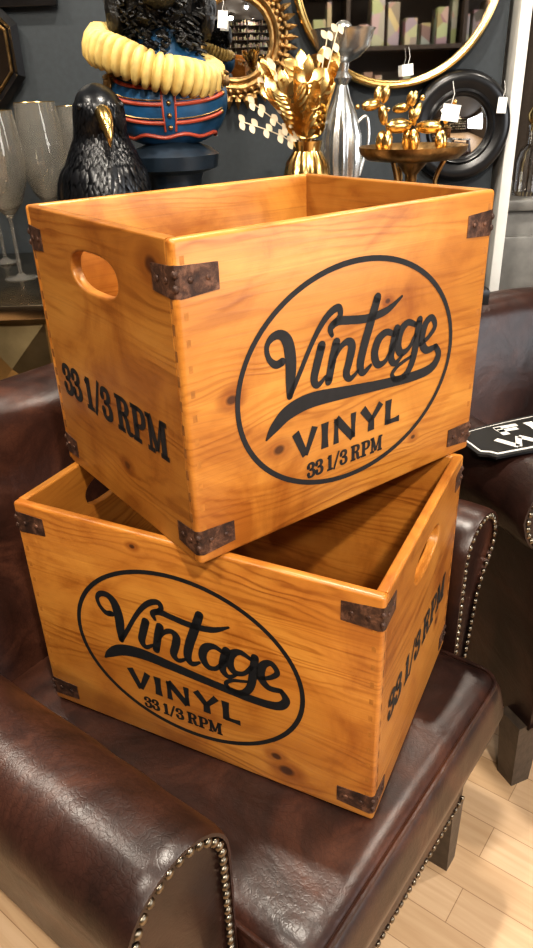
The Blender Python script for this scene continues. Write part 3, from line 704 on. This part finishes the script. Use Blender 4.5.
# ------------------------------------------------------------------ gold vase of leaves
gv=empty('gold_vase_with_dried_leaves',(.100,1.50,TZ))
lathe('vase',[(.001,0),(.030,0),(.033,.01),(.020,.03),(.018,.06),(.030,.10),(.043,.15),(.045,.19),(.038,.225),(.026,.245),(.030,.262),(.027,.262),(.022,.245),(.001,.22)],M['gold'],gv,64,flute=.07,fn=14,frange=(.08,.235))
def leaf(bm,base,d,up,L,w,bend=.3):
    d=Vector(d).normalized(); side=d.cross(Vector(up)).normalized(); nn=side.cross(d).normalized()
    N=8; c=[];l=[];r2=[]
    for i in range(N+1):
        t=i/N; P=Vector(base)+d*L*t-nn*bend*L*t*t; ww=w*math.sin(math.pi*min(1,t*.97+.02))**.8
        c.append(bm.verts.new(P-nn*.12*w)); l.append(bm.verts.new(P+side*ww)); r2.append(bm.verts.new(P-side*ww))
    for i in range(N):
        bm.faces.new((c[i],c[i+1],l[i+1],l[i])); bm.faces.new((c[i],r2[i],r2[i+1],c[i+1]))
bm=bmesh.new(); random.seed(5)
for k in range(9):
    a=2*math.pi*k/9+random.uniform(-.2,.2); top=Vector((.055*math.cos(a)-.012,.04*math.sin(a),.325+.06*random.random()))
    st=crm([(0,0,.23),(top.x*.4,top.y*.4,.29),tuple(top)],6); sweep(bm,st,.0022,6)
    for j in range(4,len(st)):
        for s in (-1,1):
            b=Vector(st[j]); dd=Vector((math.cos(a+s*1.3),math.sin(a+s*1.3)*.7,.7)); leaf(bm,b,dd,(0,-1,.3),.040,.0095,.3*s)
    leaf(bm,top,Vector((math.cos(a)*.4,math.sin(a)*.3,1)),(0,-1,.2),.042,.010)
bmobj('gold_leaves',bm,M['gold'],gv,True,180)
bm=bmesh.new()
for k in range(6):
    ex=(-.125+.02*k if k<4 else .02*(k-2)); ez=.30+.032*k if k<4 else .40+.01*k
    st=crm([(0,0,.23),(ex*.35,-.01,.27+.01*k),(ex,-.015+.006*k,ez)],7); sweep(bm,st,.0011,5)
    for j in range(5,len(st)):
        s=1 if j%2 else -1; leaf(bm,st[j],(-.5*s-.3,-.2,s*.8+.3),(0,-1,0),.017,.0055,.15)
bmobj('dried_leaves',bm,M['dry'],gv,True,180)
# ------------------------------------------------------------------ dish with balloon dogs
dz=.236
ds=empty('gold_pedestal_dish',(.293,1.45,TZ))
lathe('dish',[(.001,.0),(.045,0),(.046,.006),(.020,.016),(.010,.04),(.009,.11),(.016,.13),(.010,.15),(.011,.20),(.030,.222),(.085,.228),(.098,.240),(.100,.250),(.096,.249),(.082,.236),(.001,.236)],M['gold2'],ds,64)
bm=bmesh.new()
for k in range(3):
    a=R_(90+120*k+15)
    sweep(bm,crm([(.012*math.cos(a),.012*math.sin(a),.10),(.05*math.cos(a),.05*math.sin(a),.15),(.045*math.cos(a),.045*math.sin(a),.19),(.06*math.cos(a),.06*math.sin(a),.226)],5),.0045,8)
bmobj('branch_supports',bm,M['gold2'],ds)
def bdog(loc,yaw,s):
    b=empty('balloon_dog_figurine',loc,yaw,s); bm=bmesh.new()
    def el(p,q,rad):
        p=Vector(p);q=Vector(q); d=q-p; Mx=d.to_track_quat('Z','Y').to_matrix(); bm_ball(bm,(p+q)/2,(rad,rad,d.length/2+rad*.35),Mx,16,12)
    for sy in (-1,1):
        el((.030,sy*.011,.004),(.027,sy*.009,.036),.0095); el((-.030,sy*.011,.004),(-.027,sy*.009,.036),.0095)
        el((.040,sy*.010,.084),(.034,sy*.013,.108),.0075)
    el((-.024,0,.045),(.022,0,.045),.0125); el((.030,0,.050),(.036,0,.078),.0085); el((.044,0,.082),(.074,0,.078),.0095)
    bm_ball(bm,(.086,0,.078),.004); el((-.034,0,.052),(-.046,0,.078),.007); bm_ball(bm,(-.050,0,.088),.005)
    bmobj('balloons',bm,M['gold'],b,True,180)
bdog((.262,1.44,TZ+dz+.0025),R_(205),1.02)
bdog((.322,1.462,TZ+dz+.0025),R_(150),.92)
# ------------------------------------------------------------------ price tags
def tag(x,y,z,rot=0,w=.022,h=.034):
    t=empty('price_tag',(x,y,z)); bm=bmesh.new(); bm_box(bm,(0,0,-h/2),(w,.0008,h),0,M=Matrix.Rotation(rot,3,'Y')); bmobj('card',bm,M['tag'],t,False)
    tube('string',[(0,0,0),(.004,0,.015),(0,.002,.034)],.0006,M['tag'],t,5)
tag(-.062,1.895,1.372,.1); tag(.362,1.90,1.255,-.1,.026,.024); tag(.333,1.345,1.178,.15,.03,.026); tag(.590,1.895,1.180,.05)
# ------------------------------------------------------------------ cabinet and shop pieces beyond the wall end
cb=empty('display_cabinet',(0,0,0))
box('carcass',(1.12,2.28,.46),(.92,.44,.88),M['greycab'],cb,.006); box('top',(1.12,2.28,.915),(.96,.48,.03),M['greycab'],cb,.006)
for i in range(3):
    for j in range(3): box('drawer',(.82+.30*i,2.052,.17+.27*j),(.28,.02,.25),M['greycab'],cb,.008)
bm=bmesh.new()
for i in range(3):
    for j in range(3): bm_ball(bm,(.82+.30*i,2.03,.17+.27*j),.012)
bmobj('knobs',bm,M['silver'],cb)
for (x,y,s) in ((.76,2.14,1.0),(.90,2.2,.8)):
    b=empty('glass_bottle',(x,y,.93),0,s)
    lathe('bottle',[(.001,0),(.035,0),(.038,.01),(.038,.09),(.030,.115),(.012,.13),(.012,.165),(.015,.17),(.015,.178),(.010,.178),(.009,.13),(.027,.11),(.034,.085),(.034,.012),(.001,.010)],M['glass'],b,32)
    lathe('stopper',[(.001,.165),(.009,.165),(.009,.18),(.018,.19),(.020,.205),(.012,.22),(.001,.222)],M['gold'],b,24)
sc_=empty('slatted_screen',(0,0,0))
for k in range(14): box('slat',(.72+.11*k,3.2,1.25),(.035,.03,2.4),M['brass'] if k%2 else M['legwood'],sc_,.003)
for z in (.06,2.44): box('rail',(1.43,3.2,z),(1.55,.05,.06),M['legwood'],sc_)
# invented shelving and goods on the unseen front wall, added for mirror reflections
sh=empty('invented_bookcase',(0,0,0))
for z in (.1,.6,1.05,1.5,1.95,2.4): box('shelf',(.75,-2.78,z),(3.6,.40,.03),M['legwood'],sh)
for x in (-1.05,-.15,.75,1.65,2.55): box('upright',(x,-2.78,1.25),(.03,.40,2.4),M['legwood'],sh)
bk_=bmesh.new(); rnd=random.Random(3)
for z in (.6,1.05,1.5,1.95,2.4):
    x=-1.0
    while x<2.5:
        w_=rnd.uniform(.03,.12); h_=rnd.uniform(.12,.34)
        if rnd.random()<.8: bm_box(bk_,(x+w_/2,-2.72,z+.015+h_/2),(w_*.9,rnd.uniform(.12,.26),h_),.004)
        x+=w_+rnd.uniform(0,.05)
bmobj('shelf_goods',bk_,M['books'],sh,False)
# ------------------------------------------------------------------ lights
def area(name,loc,tgt,e,sx,sy=None,col=(1,1,1),shape='RECTANGLE'):
    l=bpy.data.lights.new(name,'AREA'); l.energy=e; l.color=col; l.shape=shape; l.size=sx
    if sy: l.size_y=sy
    o=bpy.data.objects.new(name,l); link(o); o.location=loc
    o.rotation_euler=(Vector(tgt)-Vector(loc)).to_track_quat('-Z','Y').to_euler(); return o
area('window_daylight',(3.35,-1.05,1.55),(0,.3,1.1),80,3.0,1.6,(.96,.98,1.0))
em=NT('lamp_diffuser'); em.b.inputs['Emission Color'].default_value=(1,.85,.65,1); em.b.inputs['Emission Strength'].default_value=8
spots=[(-.9,-.2,24,.10),(.45,-.75,72,.14),(.10,1.05,38,.10),(-1.3,1.1,22,.1),(1.5,1.2,26,.1),(1.2,2.7,16,.1),(-.35,-1.9,60,.35),(1.1,-2.2,30,.1)]
for i,(x,y,e,sz) in enumerate(spots):
    f=empty('ceiling_spotlight',(x,y,2.80)); q=sz/.10
    lathe('housing',[(.001,0),(.05*q,0),(.05*q,-.10),(.046*q,-.10),(.046*q,-.02),(.001,-.02)],M['blackfr'],f,24)
    lathe('diffuser',[(.001,-.088),(.045*q,-.088),(.045*q,-.092),(.001,-.092)],em.m,f,24)
    area('spot_%d'%i,(x,y,2.69),(x*.3,.8 if -2<y<1.5 else (2.6 if y>0 else -2.9),.7 if y>-2 else 1.6),e,sz,None,(1,.92,.80),'DISK')
w=bpy.data.worlds.new('world'); scn.world=w; w.use_nodes=True
bgn=w.node_tree.nodes['Background']; bgn.inputs[0].default_value=(.75,.85,1,1); bgn.inputs[1].default_value=.7
